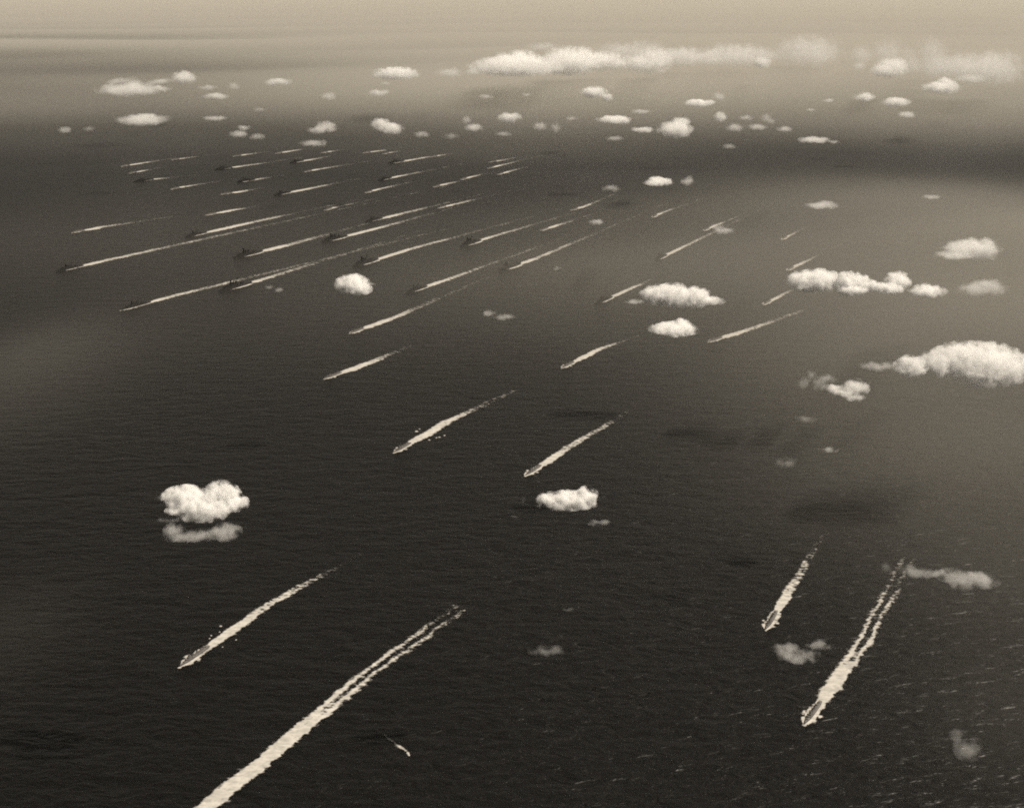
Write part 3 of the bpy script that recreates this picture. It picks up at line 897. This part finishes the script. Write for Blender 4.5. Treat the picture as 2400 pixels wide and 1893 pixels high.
cl(.3, 'faint torn wisp below and right of the small flat cloud', D2(1640, 1310, 90, 36), D2(1600, 1320, 50, 24), alt=600)
cl(.3, 'tiny faint fleck of vapour left of the small flat cloud', D2(1092, 1272, 46, 14), alt=600)
cl(.2, 'faint upright wisp left of the small flat cloud', D2(1155, 1168, 26, 50), alt=600)
cl(.4, 'see-through cloud between the two lower right ships', E3(900, 770, 150, 80), E3(990, 790, 120, 70), E3(1080, 730, 130, 50), E3(950, 820, 150, 50), alt=560)
cl(.34, 'thin cloud above the wake of the lower right ship, near the edge', E3(1690, 270, 140, 60), E3(1770, 280, 120, 50), E3(1660, 235, 50, 50), alt=900)
cl(.55, 'cloud at the lower part of the right edge', E3(1920, 290, 130, 70), E3(2010, 330, 120, 90), E3(2100, 320, 150, 80), alt=560)
cl(.25, 'faint puff left of the thin lower right cloud', E3(1515, 240, 56, 60), alt=560)
cl(.22, 'very thin veil low at centre over black water', E2(1310, 770, 180, 60), E2(1360, 745, 80, 50), alt=560)
cl(.3, 'tiny faint fleck low at centre over black water', E2(1440, 507, 56, 18), alt=560)
cl(.35, 'dim cloud in the bottom right corner', E3(1960, 1310, 60, 60), E3(2030, 1390, 110, 110), alt=560)

tex_a = bpy.data.textures.new('cloud_lumps', 'CLOUDS'); tex_a.noise_scale = 45; tex_a.noise_depth = 3
tex_b = bpy.data.textures.new('cloud_big_lumps', 'CLOUDS'); tex_b.noise_scale = 160; tex_b.noise_depth = 2

rng = random.Random(11)
def build_cloud(lobes, op, alt, idx):
    cx = sum(l[0] for l in lobes) / len(lobes); cy = sum(l[1] for l in lobes) / len(lobes)
    fluffy = True
    spec = []
    if cy < 175: lobes = [(x, y, w * 1.15, h * 1.35) for x, y, w, h in lobes]; op *= 0.93
    elif cx > 1350 and cy > 550: lobes = [(x, y, w * 1.12, h * 1.3) for x, y, w, h in lobes]
    else: lobes = [(x, y, w * 1.06, h * 1.15) for x, y, w, h in lobes]
    org = at(cx, cy, alt)
    bm = bmesh.new()
    bsum = 0; wtot = 0
    for (x, y, w, h) in lobes:
        c = at(x, y, alt)
        # keep every lobe of one cloud at about one distance and let its height in the frame be real height
        d = ray(x, y)
        yy = org.y + (c.y - org.y) * 0.35
        c = Vector((0, 0, ALT)) + d * (yy / d.y)
        sl_ = (c - Vector((0, 0, ALT))).length
        dep = math.asin(min(0.99, (ALT - c.z) / sl_))
        a = w * sl_ / F / 2
        hm_ = h * sl_ / F
        cc = min(a * 0.8, 0.6 * hm_ / (2 * math.sin(dep)))
        b = (hm_ - 2 * cc * math.sin(dep)) / (2 * math.cos(dep))
        b = max(b, cc * 0.2)
        org_c = c - org
        if fluffy:
            rad = (a * 1.18, max(cc * 1.15, a * .45), max(b * 1.2, a * .24))
            spec.append((tuple(org_c), rad))
            bmesh.ops.create_icosphere(bm, subdivisions=3, radius=1.0, matrix=Matrix.Translation(org_c) @ Matrix.Diagonal((rad[0] * 1.3, rad[1] * 1.3, rad[2] * 1.3, 1)))
            bsum += rad[2] * w; wtot += w
            continue
        m = Matrix.Translation(org_c) @ Matrix.Diagonal((a * .92, max(cc * .9, a * .45), max(b * .9, a * .2), 1))
        bmesh.ops.create_icosphere(bm, subdivisions=3, radius=1.0, matrix=m)
        k = 6 + int(min(12, a / 22))
        for i in range(k):
            th = rng.uniform(0, 2 * math.pi); ph = rng.uniform(-0.15, 1.2)
            r = rng.uniform(0.22, 0.42)
            px = math.cos(th) * math.cos(ph) * a * (1 - r)
            py = math.sin(th) * math.cos(ph) * max(cc, a * .4) * (1 - r)
            pz = math.sin(ph) * max(b, a * .2) * (1 - r * .5)
            m = Matrix.Translation(org_c + Vector((px, py, pz))) @ Matrix.Diagonal((a * r * 1.05, max(cc, a * .4) * r, max(b * r * 1.1, a * r * 0.45), 1))
            bmesh.ops.create_icosphere(bm, subdivisions=2, radius=1.0, matrix=m)
        bsum += max(b, a * 0.2) * w; wtot += w
    bavg = bsum / wtot
    xs = [v.co.x for v in bm.verts]; zs = [v.co.z for v in bm.verts]
    span = max(xs) - min(xs)
    thickness = max(8.0, 1.4 * bavg)
    tau = 5.0 if op > 0.9 else -math.log(1 - op) * (0.55 if op < 0.7 else 1.1)
    dens = tau / thickness
    if fluffy:
        grain = max(18.0, sum(q[1][0] for q in spec) / len(spec) * (0.36 if cy > 820 else (0.3 if cy < 175 else 0.5)))
        mat = fluffy_material(tau / thickness * (1.25 if cy > 820 else 1.6), spec, grain, idx, 3.5 if cy > 820 else (2.1 if cy > 400 else (2.6 if cy < 175 else 1.9)))
    else: mat = cloud_material(dens, 0)
    me_o = from_bm('cloud', bm, None, mat)
    me_o.location = org
    rm = me_o.modifiers.new('blend', 'REMESH'); rm.mode = 'VOXEL'
    rm.voxel_size = max(span / 110, 1.5)
    if fluffy: return me_o, span
    big_d = me_o.modifiers.new('billows', 'DISPLACE'); big_d.texture = tex_b; big_d.texture_coords = 'GLOBAL'
    big_d.strength = min(bavg, span * .2) * 0.8; big_d.mid_level = 0.45
    sm_d = me_o.modifiers.new('lumps', 'DISPLACE'); sm_d.texture = tex_a; sm_d.texture_coords = 'GLOBAL'
    sm_d.strength = min(bavg, span * .15) * 0.7; sm_d.mid_level = 0.45
    return me_o, span

BANDS = {'T': 'topmost cloud band', 'S': 'second cloud band from the top', 'U': 'third cloud band from the top', 'V': 'fourth cloud band, just above the far ships'}
def cx_(c): return sum(l[0] for l in c[0]) / len(c[0])
for i, c in enumerate(CL):
    lobes, op, alt, lab = c
    o, span = build_cloud(lobes, op, alt, i)
    if lab in BANDS:
        same = sorted([q for q in CL if q[3] == lab], key=cx_)
        k = same.index(c) + 1
        wpx = max(l[0] + l[2] / 2 for l in lobes) - min(l[0] - l[2] / 2 for l in lobes)
        size = 'long' if wpx > 85 else ('small' if wpx > 26 else 'tiny')
        look = 'bright white' if op > .78 else ('soft white' if op > .48 else 'faint')
        if k <= (len(same) + 1) // 2: pos = ORD[k] + ' from left'
        else: pos = (ORD[len(same) - k + 1] + ' from right') if k < len(same) else 'rightmost'
        lab = '%s %s cloud, %s in %s' % (size, look, pos, BANDS[lab])
    tag(o, lab, 'cloud', 'scattered fair-weather clouds over the sea')
